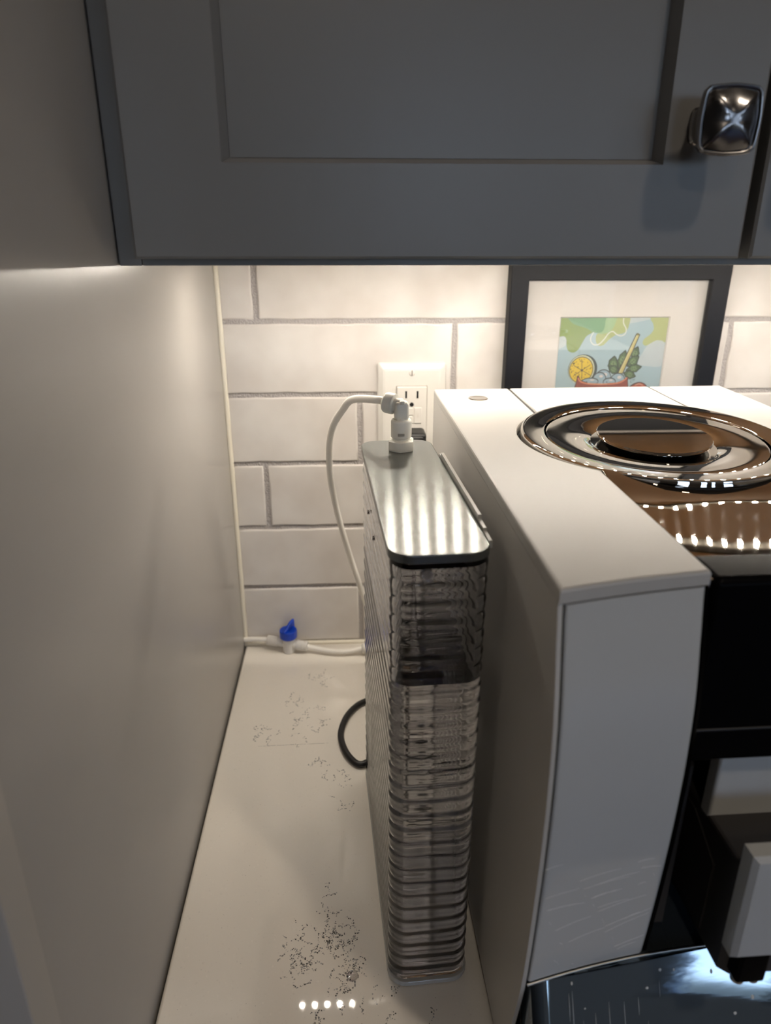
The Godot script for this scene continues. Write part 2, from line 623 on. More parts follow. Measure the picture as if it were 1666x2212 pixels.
func door(xa: float, xb: float, ya: float, yb: float, knob_left: bool) -> MeshInstance3D:
	var z0 := 0.3265; var z1 := 0.345; var st := 0.058; var rl := 0.0545
	var s := Shape.new()
	var out := [Vector2(xa, ya), Vector2(xb, ya), Vector2(xb, yb), Vector2(xa, yb)]
	var inn := [Vector2(xa + st, ya + rl), Vector2(xb - st, ya + rl), Vector2(xb - st, yb - rl), Vector2(xa + st, yb - rl)]
	var mid := Vector2((xa + xb) / 2, (ya + yb) / 2)
	# cross-section walked round the frame: back, outer edge, front, sloped inner edge
	var secs := [[0, 0.0, z0], [0, 0.0, z1 - 0.0015], [0, -0.0015, z1], [1, 0.0032, z1], [1, 0.0, z1 - 0.0105], [1, 0.0, z0]]
	var rings := []
	for q in secs:
		var r := PackedVector3Array()
		for j in 4:
			var p: Vector2 = out[j] if q[0] == 0 else inn[j]
			var sx := signf(p.x - mid.x); var sy := signf(p.y - mid.y)
			r.append(Vector3(p.x + sx * q[1], p.y + sy * q[1], q[2]))
		rings.append(r)
	rings.append(rings[0])
	s.loft(rings, [-1, -1, -1, -1, -1, -1], false, false)
	var o := MeshInstance3D.new()
	o.mesh = s.mesh()
	o.material_override = M.paint
	part("panel", Shape.new().box(Vector3(xa + st + 0.0002, ya + rl + 0.0002, z0 + 0.0005), Vector3(xb - st - 0.0002, yb - rl - 0.0002, z1 - 0.0105)), M.paint, o)
	var kx := xa + 0.033 if knob_left else xb - 0.033
	part("knob", knob(Vector3(kx, 0.552, z1)), M.pewter, o)
	return o

func knob(at: Vector3) -> Shape:
	var s := Shape.new()
	# square stem on a flared foot, then a pillowed square head with a raised lip
	var rings := []
	for q in [[0.0, 0.0095], [0.0015, 0.0095], [0.003, 0.0078], [0.012, 0.0062], [0.020, 0.0085], [0.0225, 0.0115]]:
		rings.append(square(at, q[1], q[1], q[0], 0.30))
	s.loft(rings, [2, 1, 1, 1, 1])
	rings = []
	for q in [[0.0215, 0.0112], [0.0228, 0.0150], [0.0258, 0.0160], [0.0284, 0.0160], [0.0292, 0.0154], [0.0291, 0.0146], [0.0286, 0.0142]]:
		rings.append(square(at, q[1], q[1] * 1.03, q[0], 0.22))
	s.loft(rings, [2, 3, 4, 5, 6, 6], true, false)
	# head: four concave facets rising to a soft middle
	s.begin()
	var n := 14
	var grid := []
	for i in n + 1:
		var row := PackedVector3Array()
		for j in n + 1:
			var u := -1.0 + 2.0 * i / n
			var w := -1.0 + 2.0 * j / n
			var bul := 1.0 + 0.10 * (1.0 - w * w) * absf(u)
			var bul2 := 1.0 + 0.10 * (1.0 - u * u) * absf(w)
			var m := maxf(absf(u), absf(w))
			var ridge := minf(absf(u), absf(w)) / maxf(m, 0.001)
			var h := 0.0286 + 0.0052 * (1.0 - pow(m, 2.2)) + 0.0009 * ridge * m * (1.0 - m) * 4.0
			row.append(at + Vector3(u * 0.0142 * bul * 0.93, w * 0.0146 * bul2 * 0.93, h))
		grid.append(row)
	for i in n:
		for j in n: s.quad(grid[i][j], grid[i + 1][j], grid[i + 1][j + 1], grid[i][j + 1], 9)
	for i in range(s.mark, s.v.size(), 3):
		if (s.v[i + 1] - s.v[i]).cross(s.v[i + 2] - s.v[i]).z > 0:
			var t := s.v[i + 1]; s.v[i + 1] = s.v[i + 2]; s.v[i + 2] = t
	s.mark = s.v.size()
	return s

func square(at: Vector3, hx: float, hy: float, z: float, bulge: float) -> PackedVector3Array:
	var r := PackedVector3Array()
	for i in 40:
		var a := TAU * (i + 0.5) / 40.0
		var c := cos(a); var d := sin(a)
		var k := 1.0 / pow(pow(absf(c), 8.0) + pow(absf(d), 8.0), 1.0 / 8.0)
		var b := 1.0 + bulge * 0.22 * pow(absf(cos(2.0 * a)), 2.0)
		r.append(at + Vector3(c * k * hx * b, d * k * hy * b, z))
	return r

func led_strip() -> void:
	var t := thing("led_strip_light", "warm white LED strip light fixed under the grey wall cabinet", "light", Vector3(0, 0.4763, 0.149))
	part("housing", Shape.new().rbox(Vector3(0.40, -0.0028, 0), Vector3(0.70, 0.0055, 0.013), 0.0012), mat(rgb(120, 116, 108), 0.5), t)
	var chip := Shape.new().lathe([Vector2(0, -0.0075), Vector2(0.0009, -0.0073), Vector2(0.0017, -0.0067), Vector2(0.0021, -0.0060), Vector2(0.0022, -0.0054), Vector2(0, -0.0054)], 10).mesh()
	for i in 41:
		var x := 0.0617 + 0.01667 * i
		var o := put("led_chip", chip, M.chip, t)
		o.position = Vector3(x, 0, 0)
		area_light("led_light", Vector3(x, -0.0078, 0), Vector2(0.004, 0.004), LED_ENERGY, Color(1.0, 0.963, 0.905), t)

# ---------------------------------------------------------------- espresso machine (own axes: x from its left side, z from its back)
func slant(x: float) -> float:
	var q := (0.14 - x) / 0.14
	return -0.0172 * (1.0 - q * q)

func circle_arc(c: Vector2, r: float, n: int) -> PackedVector2Array:
	var p := PackedVector2Array()
	for i in n: p.append(c + Vector2(cos(TAU * i / n), sin(TAU * i / n)) * r)
	return p

func machine() -> void:
	var t := thing("espresso_machine", "white automatic espresso machine with round chrome lid and black front", "coffee machine", Vector3(0.2195, 0, 0.125), deg_to_rad(1.3))
	var W := 0.281; var H := 0.355
	var c := Vector2(0.140, 0.173)
	var prof := [Vector2(0.03, 0.388), Vector2(0.066, 0.398), Vector2(0.113, 0.4077), Vector2(0.183, 0.4135), Vector2(0.2365, 0.4155), Vector2(0.2715, 0.4146), Vector2(0.2955, 0.4123), Vector2(0.328, 0.4065), Vector2(0.350, 0.4025)]
	# hidden core that everything is fixed to
	part("core", Shape.new().box(Vector3(0.004, 0.012, 0.004), Vector3(W - 0.004, 0.315, 0.30)), M.black, t)
	part("base_plinth", Shape.new().rbox(Vector3(W / 2, 0.006, 0.19), Vector3(W - 0.006, 0.0119, 0.37), 0.002), M.black, t)
	# side walls
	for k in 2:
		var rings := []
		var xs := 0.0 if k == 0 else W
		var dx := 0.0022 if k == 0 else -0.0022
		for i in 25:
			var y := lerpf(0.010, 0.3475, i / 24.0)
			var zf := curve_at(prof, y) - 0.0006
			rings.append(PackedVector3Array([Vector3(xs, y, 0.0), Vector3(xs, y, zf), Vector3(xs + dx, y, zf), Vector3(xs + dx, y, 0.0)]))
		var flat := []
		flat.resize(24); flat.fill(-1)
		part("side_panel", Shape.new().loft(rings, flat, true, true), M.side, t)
	part("back_panel", Shape.new().box(Vector3(0.0042, 0.012, 0.0), Vector3(W - 0.0042, 0.347, 0.0038)), M.machine, t)
	# top: left, middle and right plates with the round opening cut out
	var hole := circle_arc(c, 0.0995, 96)
	var fl := PackedVector2Array()
	for i in 9:
		var x := 0.0715 * i / 8.0
		fl.append(Vector2(x, 0.4035 + slant(x)))
	for k in 2:
		var poly := PackedVector2Array([Vector2(0.0, 0.0)])
		poly.append(Vector2(0.0710, 0.0))
		poly.append(Vector2(0.0710, 0.1))
		poly.append(Vector2(0.0738, 0.25))
		poly.append(Vector2(0.0738, 0.4035 + slant(0.0738)))
		for i in 9: poly.append(fl[8 - i])
		if k == 1:
			for i in poly.size(): poly[i].x = W - poly[i].x
		var cut := Geometry2D.clip_polygons(poly, hole)
		part("top_panel", Shape.new().prism(cut[0], H - 0.0072, H, 0.0016), M.machine, t)
	var midp := PackedVector2Array([Vector2(0.0732, 0.0), Vector2(W - 0.0732, 0.0), Vector2(W - 0.0732, 0.15), Vector2(0.0732, 0.15)])
	part("rear_panel", Shape.new().prism(Geometry2D.clip_polygons(midp, hole)[0], H - 0.0072, H, 0.0012), M.machine, t)
	for k in 2:
		var xs := 0.0709 if k == 0 else W - 0.0733
		part("seam_shade", Shape.new().box(Vector3(xs, 0.342, 0.0002), Vector3(xs + 0.0024, 0.3541, 0.112)), mat(rgb(52, 50, 48), 0.8), t)  # dark filler added so the open top seams look shaded
	# front panels left and right of the brewing bay
	for k in 2:
		var rings := []
		for i in 34:
			var y := lerpf(0.1145, 0.3465, i / 33.0)
			var r := PackedVector3Array()
			for q in [[0.0034, -0.02], [0.0034, -0.002], [0.0038, -0.0006], [0.0050, 0.0]]:
				r.append(Vector3(q[0], y, curve_at(prof, y) + slant(q[0]) + q[1]))
			for j in 10:
				var x := lerpf(0.009, 0.068, j / 9.0)
				r.append(Vector3(x, y, curve_at(prof, y) + slant(x)))
			for q in [[0.0708, 0.0], [0.0724, -0.0006], [0.073, -0.002], [0.073, -0.02]]:
				r.append(Vector3(q[0], y, curve_at(prof, y) + slant(q[0]) + q[1]))
			if k == 1:
				for j in r.size(): r[j].x = W - r[j].x
			rings.append(r)
		part("front_panel", Shape.new().loft(rings), M.machine_gloss, t)
		# thin dark seals beside the panel
		for edge in [[0.0022, 0.0034, 0.0016], [0.0731, 0.0755, 0.001]]:
			var strip := []
			for i in 34:
				var y := lerpf(0.1145, 0.3465, i / 33.0)
				var zz: float = curve_at(prof, y) + slant(edge[1]) - edge[2]
				var xa: float = edge[0]
				var xb: float = edge[1]
				if k == 1:
					xa = W - xa; xb = W - xb
				strip.append(PackedVector3Array([Vector3(xa, y, zz - 0.02), Vector3(xa, y, zz), Vector3(xb, y, zz), Vector3(xb, y, zz - 0.02)]))
			part("seal", Shape.new().loft(strip), M.black_gloss, t)
	# fine scratches in the gloss of the left front panel
	var sc := Shape.new()
	for q in [[0.0240, 0.1897, 0.0469, 0.1922], [0.0272, 0.1827, 0.0532, 0.1846], [0.0339, 0.1835, 0.0584, 0.1868], [0.0326, 0.1737, 0.0500, 0.1760], [0.0339, 0.1742, 0.0472, 0.1755], [0.0377, 0.1648, 0.0554, 0.1665], [0.0382, 0.1613, 0.0657, 0.1670], [0.0443, 0.1470, 0.0746, 0.1552], [0.0451, 0.1418, 0.0696, 0.1511], [0.0558, 0.1502, 0.0644, 0.1532], [0.0535, 0.1261, 0.0732, 0.1318], [0.0559, 0.1231, 0.0663, 0.1265], [0.0035, 0.2049, 0.0131, 0.2054], [0.0058, 0.1832, 0.0238, 0.1838], [0.0078, 0.1734, 0.0292, 0.1717], [0.0147, 0.1547, 0.0348, 0.1591], [0.0240, 0.1413, 0.0444, 0.1462], [0.0592, 0.1766, 0.0638, 0.1773], [0.0562, 0.1945, 0.0654, 0.1949], [0.0589, 0.1891, 0.0702, 0.1882], [0.0596, 0.1907, 0.0608, 0.1888], [0.0664, 0.1834, 0.0680, 0.1807], [0.0283, 0.1778, 0.0299, 0.1747], [0.0343, 0.1686, 0.0357, 0.1655], [0.0099, 0.1634, 0.0116, 0.1600], [0.0185, 0.1428, 0.0208, 0.1401], [0.0288, 0.1200, 0.0305, 0.1178], [0.0417, 0.1540, 0.0439, 0.1492], [0.0170, 0.1279, 0.0208, 0.1226], [0.0509, 0.1356, 0.0528, 0.1300], [0.0232, 0.1852, 0.0243, 0.1834], [0.0706, 0.1563, 0.0745, 0.1560]]:
		var w := rng.randf_range(0.00014, 0.00034)
		var ra := []
		for i in 5:
			var f := i / 4.0
			var x := minf(lerpf(q[0], q[2], f), 0.0705)
			var y := lerpf(q[1], q[3], f) + 0.0006 * sin(f * PI)
			var z := curve_at(prof, y) + slant(x)
			var ww := w * (0.25 + 0.75 * sin(f * PI))
			ra.append(PackedVector3Array([Vector3(x, y - ww, z - 0.0002), Vector3(x, y, z + 0.00008), Vector3(x, y + ww, z - 0.0002)]))
		sc.loft(ra)
	part("scratches", sc, mat(rgb(250, 250, 246), 0.3), t).set_meta("kind", "stuff")
	# chrome rim, dished lid and its mushroom grip
	var lean := deg_to_rad(1.7)          # the lid leans a little towards the front
	var at := Transform3D(Basis(Vector3.RIGHT, lean), Vector3(c.x, 0.356 - 0.356 * cos(lean), c.y - 0.356 * sin(lean)))
	var grip_tip := deg_to_rad(3.2)
	var grip_at := Transform3D(Basis(Vector3.RIGHT, grip_tip), Vector3(c.x, 0.3530 - 0.355 * cos(grip_tip), c.y - 0.355 * sin(grip_tip)))
	var level := Transform3D(Basis.IDENTITY, Vector3(c.x, 0, c.y))
	part("chrome_rim", Shape.new().lathe([Vector2(0.079, 0.340), Vector2(0.0965, 0.340), Vector2(0.0972, 0.3540), Vector2(0.0966, 0.3560), Vector2(0.0955, 0.3567), Vector2(0.0940, 0.3567), Vector2(0.0870, 0.3561), Vector2(0.0805, 0.3556), Vector2(0.0794, 0.3548), Vector2(0.079, 0.3495)], 128, at), M.chrome, t)
	var lid := part("lid", Shape.new().lathe([Vector2(0.0, 0.326), Vector2(0.0780, 0.326), Vector2(0.0784, 0.3525), Vector2(0.0778, 0.3540), Vector2(0.0765, 0.3543), Vector2(0.064, 0.3537), Vector2(0.053, 0.3528), Vector2(0.046, 0.3505), Vector2(0.038, 0.3450), Vector2(0.031, 0.3390), Vector2(0.025, 0.3355), Vector2(0.0200, 0.3345), Vector2(0.0170, 0.3352), Vector2(0.0160, 0.3366), Vector2(0.0160, 0.338), Vector2(0.0, 0.338)], 128, at), M.chrome, t)
	part("lid_grip", Shape.new().lathe([Vector2(0.0, 0.3556), Vector2(0.0396, 0.3556), Vector2(0.0408, 0.3570), Vector2(0.0410, 0.3580), Vector2(0.0404, 0.3586), Vector2(0.039, 0.3586), Vector2(0.028, 0.3586), Vector2(0.014, 0.3586), Vector2(0.0, 0.3586)], 96, grip_at), M.chrome, lid)
	part("grip_underside", Shape.new().lathe([Vector2(0.0, 0.3360), Vector2(0.0152, 0.3360), Vector2(0.0158, 0.3385), Vector2(0.020, 0.3410), Vector2(0.029, 0.3462), Vector2(0.036, 0.3515), Vector2(0.0396, 0.3557), Vector2(0.0, 0.3557)], 96, grip_at), M.black_gloss, lid)
	part("well", Shape.new().lathe([Vector2(0.0, 0.316), Vector2(0.0985, 0.316), Vector2(0.0985, 0.3495), Vector2(0.0976, 0.3495), Vector2(0.0976, 0.322), Vector2(0.0, 0.322)], 64, level), M.dark, t)
	# small chrome badge
	part("badge", Shape.new().lathe([Vector2(0.0, H - 0.001), Vector2(0.0088, H - 0.001), Vector2(0.0090, H + 0.0004), Vector2(0.0084, H + 0.0009), Vector2(0.0076, H + 0.0006), Vector2(0.0, H + 0.0007)], 40, Transform3D(Basis.IDENTITY, Vector3(0.0343, 0, 0.0415))), M.chrome, t)
	# dark mirror plate sloping from the lid to the front
	var rows := []
	for i in 41:
		var z := lerpf(0.2455, 0.3885, i / 40.0)
		var f: float = clampf((z - 0.250) / 0.038, 0.0, 1.0)
		var y := 0.3555 - 0.0085 * (1.0 - pow(1.0 - f, 2.0)) + 0.0030 * pow(clampf((z - 0.312) / 0.08, 0.0, 1.0), 1.4)
		rows.append(PackedVector3Array([Vector3(0.0745, y - 0.012, z), Vector3(0.0745, y - 0.0006, z), Vector3(0.0752, y, z), Vector3(0.107, y, z), Vector3(0.140, y, z), Vector3(0.173, y, z), Vector3(W - 0.0752, y, z), Vector3(W - 0.0745, y - 0.0006, z), Vector3(W - 0.0745, y - 0.012, z)]))
	var plate := cut_round(rows, c, 0.0985)
	part("mirror_plate", plate, M.smoked, t)
	# black display front
	var dsp := part("display_front", Shape.new().rbox(Vector3(W / 2, 0.2990, 0.378), Vector3(W - 0.151, 0.1045, 0.028), 0.004, 3), M.black_gloss, t)
	part("trim_line", Shape.new().rbox(Vector3(W / 2, 0.2675, 0.3921), Vector3(W - 0.158, 0.0016, 0.0012), 0.0005), M.black, dsp)
	# brewing bay
	part("bay_wall", Shape.new().box(Vector3(0.0758, 0.118, 0.30), Vector3(W - 0.0758, 0.2465, 0.305)), M.black, t)
	for k in 2:
		var a := 0.0757; var b := 0.089
		var poly := PackedVector2Array([Vector2(a, 0.306), Vector2(0.096, 0.306), Vector2(0.093, 0.372), Vector2(a + 0.006, 0.3935), Vector2(a, 0.3935)])
		if k == 1:
			for i in poly.size(): poly[i].x = W - poly[i].x
		part("bay_cheek", Shape.new().prism(poly, 0.137, 0.2465, 0.0), M.black, t)
	part("carriage_plate", Shape.new().rbox(Vector3(W / 2, 0.222, 0.379), Vector3(0.077, 0.048, 0.010), 0.002, 2), M.machine_gloss, t)
	# spout: black housing, grey face with bright bevels, twin outlets
	var sp := part("spout", Shape.new().prism(PackedVector2Array([Vector2(0.102, 0.307), Vector2(0.179, 0.307), Vector2(0.179, 0.417), Vector2(0.174, 0.4215), Vector2(0.107, 0.4215), Vector2(0.102, 0.417)]), 0.131, 0.2035, 0.002), M.spout, t)
	for k in 2:
		var px := 0.1008 if k == 0 else 0.1795
		part("side_plate", Shape.new().prism(PackedVector2Array([Vector2(0.312, 0.150), Vector2(0.312, 0.197), Vector2(0.372, 0.197), Vector2(0.398, 0.183), Vector2(0.398, 0.136), Vector2(0.330, 0.136)]), px, px + 0.0013, 0.0004, Transform3D(Basis(Vector3(0, 0, 1), Vector3(1, 0, 0), Vector3(0, 1, 0)), Vector3.ZERO)), M.spout, sp)
	var face := Shape.new()
	var fr := []
	for q in [[0.4217, 0.0], [0.4295, 0.0], [0.4318, 0.0025]]:
		var d: float = q[1]
		fr.append(PackedVector3Array([Vector3(0.098 + d, 0.156 + d, q[0]), Vector3(0.183 - d, 0.156 + d, q[0]), Vector3(0.183 - d, 0.2225 - d, q[0] - 0.001), Vector3(0.098 + d, 0.2225 - d, q[0] - 0.001)]))
	face.loft(fr, [-1, -1])
	part("face_plate", face, M.machine_gloss, sp)
	for xx in [0.106, 0.156]:
		part("outlet", Shape.new().rbox(Vector3(xx + 0.007, 0.1465, 0.4245), Vector3(0.016, 0.024, 0.010), 0.002, 2), M.black_gloss, sp)
		var tip := Shape.new()
		for k in 2: tip.lathe([Vector2(0.0, 0.1365), Vector2(0.0034, 0.1365), Vector2(0.0036, 0.1335), Vector2(0.0034, 0.1318), Vector2(0.0022, 0.1318), Vector2(0.0018, 0.134), Vector2(0.0, 0.134)], 16, Transform3D(Basis.IDENTITY, Vector3(xx + 0.003 + 0.008 * k, 0, 0.4245)))
		part("nozzle", tip, M.steel, sp)
	# cup platform and drip tray front
	part("cup_platform", Shape.new().rbox(Vector3(W / 2, 0.1085, 0.345), Vector3(W - 0.154, 0.006, 0.088), 0.0012), M.tray, t)
	var base := []
	for i in 12:
		var f := i / 11.0
		var y := lerpf(0.1125, 0.014, f)
		var r := PackedVector3Array()
		for j in 25:
			var x := lerpf(0.0048, W - 0.0048, j / 24.0)
			r.append(Vector3(x, y, 0.4077 + slant(minf(x, W - x)) + 0.050 * sin(f * 1.1)))
		r.append(Vector3(W - 0.0048, y, 0.31)); r.append(Vector3(0.0048, y, 0.31))
		base.append(r)
	var tray := part("drip_tray", Shape.new().loft(base), M.tray, t)
	var lip := []
	for j in 25:
		var x := lerpf(0.003, W - 0.003, j / 24.0)
		lip.append(Vector3(x, 0.1130, 0.4083 + slant(minf(x, W - x))))
	part("lip", Shape.new().tube(lip, 0.0008, 8), M.steel, tray)
	# dried drops and scratches on the tray front
	var dr := Shape.new()
	var r4 := RandomNumberGenerator.new()
	r4.seed = 3
	for i in 46:
		var x := r4.randf_range(0.01, 0.2)
		var f := r4.randf_range(0.03, 0.85)
		var rad := r4.randf_range(0.0004, 0.0012)
		if i < 12:
			x = 0.02 + 0.0055 * i + r4.randf_range(-0.002, 0.002)
			f = r4.randf_range(0.15, 0.4)
		var nrm := Vector3(0, 0.487, 0.872)
		var c0 := Vector3(x, lerpf(0.1125, 0.014, f), 0.4077 + slant(x) + 0.050 * sin(f * 1.1) - 0.00012)
		var u := Vector3.RIGHT
		var w := nrm.cross(u).normalized()
		var long := r4.randf_range(5.0, 16.0) if i < 12 else r4.randf_range(0.7, 1.8)
		var thin := 0.14 / 0.8 if i < 12 else 1.0
		var top := PackedVector3Array()
		var low := PackedVector3Array()
		for a in 10:
			var d := u * cos(TAU * a / 10) * rad * thin + w * sin(TAU * a / 10) * rad * long
			low.append(c0 + d)
			top.append(c0 + d * 0.6 + nrm * 0.00035)
		dr.loft([low, top])
	part("dried_drops", dr, mat(rgb(196, 200, 202), 0.5), tray).set_meta("kind", "stuff")

# surface of rows with a round opening left out: rows are pushed to the rim where they would cross it
func cut_round(rows: Array, c: Vector2, r: float) -> Shape:
	var n := rows.size()
	var out := []
	for i in n: out.append(PackedVector3Array(rows[i]))
	for j in rows[0].size():
		var x: float = rows[0][j].x
		var dx := absf(x - c.x)
		var z0 := c.y + sqrt(maxf(r * r - dx * dx, 0.0))
		for i in n:
			var z := lerpf(z0, rows[n - 1][j].z, float(i) / (n - 1))
			# height of the profile at that z
			var f: float = (z - rows[0][j].z) / (rows[n - 1][j].z - rows[0][j].z) * (n - 1)
			var a := clampi(int(f), 0, n - 2)
			var p: Vector3 = rows[a][j].lerp(rows[a + 1][j], clampf(f - a, 0.0, 1.0))
			out[i][j] = Vector3(x, p.y, z)
	return Shape.new().loft(out)

# ---------------------------------------------------------------- water tank (own axes: x from its left side, z from its back)
func tank_ring(w: float, d: float, r: float, nc: int, ne: int) -> Array:   # [position, outward normal, arc length]
	var out := []
	var s := 0.0
	var last := Vector2.INF
	for q in 4:
		var cx := (w / 2 - r) * (1.0 if q == 0 or q == 3 else -1.0)
		var cy := (d / 2 - r) * (1.0 if q < 2 else -1.0)
		for i in nc + 1:
			var a := PI / 2 * (q + float(i) / nc)
			out.append([Vector2(cx + cos(a) * r, cy + sin(a) * r), Vector2(cos(a), sin(a))])
		var e0: Vector2 = out[out.size() - 1][0]
		var q2 := (q + 1) % 4
		var cx2 := (w / 2 - r) * (1.0 if q2 == 0 or q2 == 3 else -1.0)
		var cy2 := (d / 2 - r) * (1.0 if q2 < 2 else -1.0)
		var a2 := PI / 2 * q2
		var e1 := Vector2(cx2 + cos(PI / 2 * (q + 1)) * r, cy2 + sin(PI / 2 * (q + 1)) * r)
		var steps := ne if (q == 0 or q == 2) else ne * 3
		for i in range(1, steps):
			out.append([e0.lerp(e1, float(i) / steps), Vector2(cos(PI / 2 * (q + 1)), sin(PI / 2 * (q + 1)))])
	for o in out:
		if last != Vector2.INF: s += last.distance_to(o[0])
		last = o[0]
		o.append(s)
	return out

func tank_shell(w: float, d: float, r: float, y0: float, y1: float, amp: float, phase: float, fn: FastNoiseLite, outward: bool) -> Shape:
	var ring := tank_ring(w, d, r, 10, 16)
	var s := Shape.new()
	var rings := []
	var ny := int((y1 - y0) / 0.0013)
	for i in ny + 1:
		var y := lerpf(y0, y1, float(i) / ny)
		var fade := smoothstep(0.0, 0.006, y - y0) * smoothstep(0.0, 0.004, y1 - y)
		var rr := PackedVector3Array()
		for q in ring:
			var wob := 0.8 * fn.get_noise_2d(q[0].x * 14.0 + q[0].y * 6.0, y * 6.0)
			var ph := TAU * y / 0.0116 + phase + wob
			if not outward and y < 0.25: fade *= 0.25
			var dsp := amp * (0.5 - 0.5 * cos(ph) - 0.30 * sin(2.0 * ph)) * fade
			var p: Vector2 = q[0] - q[1] * dsp
			rr.append(Vector3(p.x + 0.028, y, p.y + 0.1098))
		rings.append(rr)
	s.loft(rings)
	if not outward:
		for i in range(0, s.v.size(), 3):
			var tt := s.v[i + 1]; s.v[i + 1] = s.v[i + 2]; s.v[i + 2] = tt
	return s

func tank() -> void:
	var t := thing("water_tank", "tall narrow clear rippled acrylic water tank with aluminium lid and elbow fitting", "water tank", Vector3(0.1485, 0, 0.2310), deg_to_rad(3.2))
	var fn := FastNoiseLite.new()
	fn.seed = 12
	fn.frequency = 1.0
	var s := tank_shell(0.056, 0.2205, 0.0125, 0.0050, 0.3300, 0.00055, 0.0, fn, true)
	var inner := tank_shell(0.0475, 0.2120, 0.009, 0.0060, 0.3255, 0.00030, 1.3, fn, false)
	s.v.append_array(inner.v)
	s.g.append_array(inner.g)
	part("shell", s, M.acrylic, t)
	var wat := tank_shell(0.0477, 0.2122, 0.009, 0.0058, 0.2500, 0.00012, 1.3, fn, true)
	var wm := mat(Color(0.73, 0.73, 0.74, 0.0), 0.0)
	wm.refraction_enabled = true
	wm.refraction_scale = 0.033
	wm.transparency = BaseMaterial3D.TRANSPARENCY_ALPHA
	part("water", wat, wm, t)
	# clear base plate and feet
	part("base_plate", Shape.new().prism(Shape.rrect(0.0570, 0.2240, 0.0130, 8, Vector2(0.028, 0.1108)), 0.0012, 0.0049, 0.0006), mat(rgb(176, 175, 170), 0.15), t)
	for q in [[0.014, 0.02], [0.042, 0.02], [0.014, 0.198], [0.042, 0.198]]:
		part("foot", Shape.new().lathe([Vector2(0, 0), Vector2(0.004, 0), Vector2(0.0044, 0.0006), Vector2(0.004, 0.0011), Vector2(0, 0.0011)], 16, Transform3D(Basis.IDENTITY, Vector3(q[0], 0, q[1]))), M.black, t)
	# lid
	part("lid", Shape.new().prism(Shape.rrect(0.0575, 0.2225, 0.0135, 10, Vector2(0.0278, 0.109)), 0.3303, 0.3352, 0.0007).plane_uv(2, 0, Vector2.ZERO, Vector2(0.1, 0.1)), M.brushed, t)
	# clear upstand along the right edge with clipped ends
	var rim := PackedVector2Array([Vector2(0.044, 0.3304), Vector2(0.044, 0.3368), Vector2(0.050, 0.3368), Vector2(0.050, 0.3394), Vector2(0.176, 0.3394), Vector2(0.176, 0.3368), Vector2(0.190, 0.3368), Vector2(0.190, 0.3350), Vector2(0.204, 0.3350), Vector2(0.204, 0.3304)])
	var turn := Transform3D(Basis(Vector3(0, 0, 1), Vector3(1, 0, 0), Vector3(0, 1, 0)), Vector3.ZERO)
	part("upstand", Shape.new().prism(rim, 0.0569, 0.0592, 0.0003, turn), mat(rgb(176, 176, 170), 0.3), t)
	# little things on the faces
	part("bumper", Shape.new().lathe([Vector2(0, 0), Vector2(0.0040, 0), Vector2(0.0040, 0.0006), Vector2(0.0034, 0.0014), Vector2(0, 0.0018)], 24, Transform3D(Basis(Vector3.RIGHT, PI / 2), Vector3(0.0195, 0.3235, 0.2200))), M.acrylic, t)
	for q in [[0.3004, 0.068], [0.2982, 0.111]]:
		part("screw", Shape.new().lathe([Vector2(0, -0.001), Vector2(0.0016, -0.001), Vector2(0.0018, 0.0005), Vector2(0.0010, 0.0012), Vector2(0, 0.0013)], 14, Transform3D(Basis(Vector3.FORWARD, -PI / 2).rotated(Vector3.UP, PI), Vector3(0.0, q[0], q[1]))), M.pewter, t)
	var marks := Shape.new()
	for q in [[0.3190, 0.0178, 0.0200], [0.3190, 0.0232, 0.0250], [0.3140, 0.0165, 0.0184], [0.3140, 0.0216, 0.0240], [0.3105, 0.0180, 0.0205], [0.3105, 0.0230, 0.0252]]:
		marks.box(Vector3(q[1], q[0], 0.2194), Vector3(q[2], q[0] + 0.0005, 0.2202))
	part("scale_marks", marks, mat(rgb(110, 100, 88), 0.6), t)
	# push-fit elbow
	var fx := Vector3(0.0296, 0, 0.0246)
	var body := Shape.new()
	body.rbox(Vector3(0, 0.3665, 0) + fx, Vector3(0.0112, 0.0150, 0.0112), 0.0032, 2)
	body.lathe([Vector2(0, 0.352), Vector2(0.0056, 0.352), Vector2(0.0056, 0.366), Vector2(0, 0.366)], 24, Transform3D(Basis.IDENTITY, fx))
	var arm := Basis(Vector3.UP, deg_to_rad(-34)) * Basis(Vector3.BACK, PI / 2 - 0.12)      # its y axis points left and a little back
	var arm_at := Transform3D(arm, fx + Vector3(0, 0.3700, 0))
	body.lathe([Vector2(0, 0), Vector2(0.0054, 0.0), Vector2(0.0054, 0.008), Vector2(0, 0.008)], 24, arm_at)
	body.rbox(Vector3(0, 0.3735, 0) + fx, Vector3(0.0040, 0.0030, 0.0122), 0.0010, 1)
	var el := part("elbow_fitting", body, M.fitting, t)
	part("hex_nut", Shape.new().lathe([Vector2(0, 0.3353), Vector2(0.0106, 0.3353), Vector2(0.0109, 0.3366), Vector2(0.0109, 0.3368), Vector2(0.0109, 0.3428), Vector2(0.0096, 0.3440), Vector2(0, 0.3440)], 6, Transform3D(Basis(Vector3.UP, 0.35), fx)), M.fitting, el)
	part("collar", Shape.new().lathe([Vector2(0, 0.3436), Vector2(0.0072, 0.3438), Vector2(0.0072, 0.3452), Vector2(0.0078, 0.3456), Vector2(0.0081, 0.3464), Vector2(0.0081, 0.3575), Vector2(0.0078, 0.3590), Vector2(0.0070, 0.3598), Vector2(0, 0.3598)], 32, Transform3D(Basis.IDENTITY, fx)), M.fitting, el)
	part("slot", Shape.new().rbox(fx + Vector3(-0.0010, 0.3490, 0.0079), Vector3(0.0052, 0.0022, 0.0010), 0.0003), mat(rgb(150, 146, 136), 0.5), el)
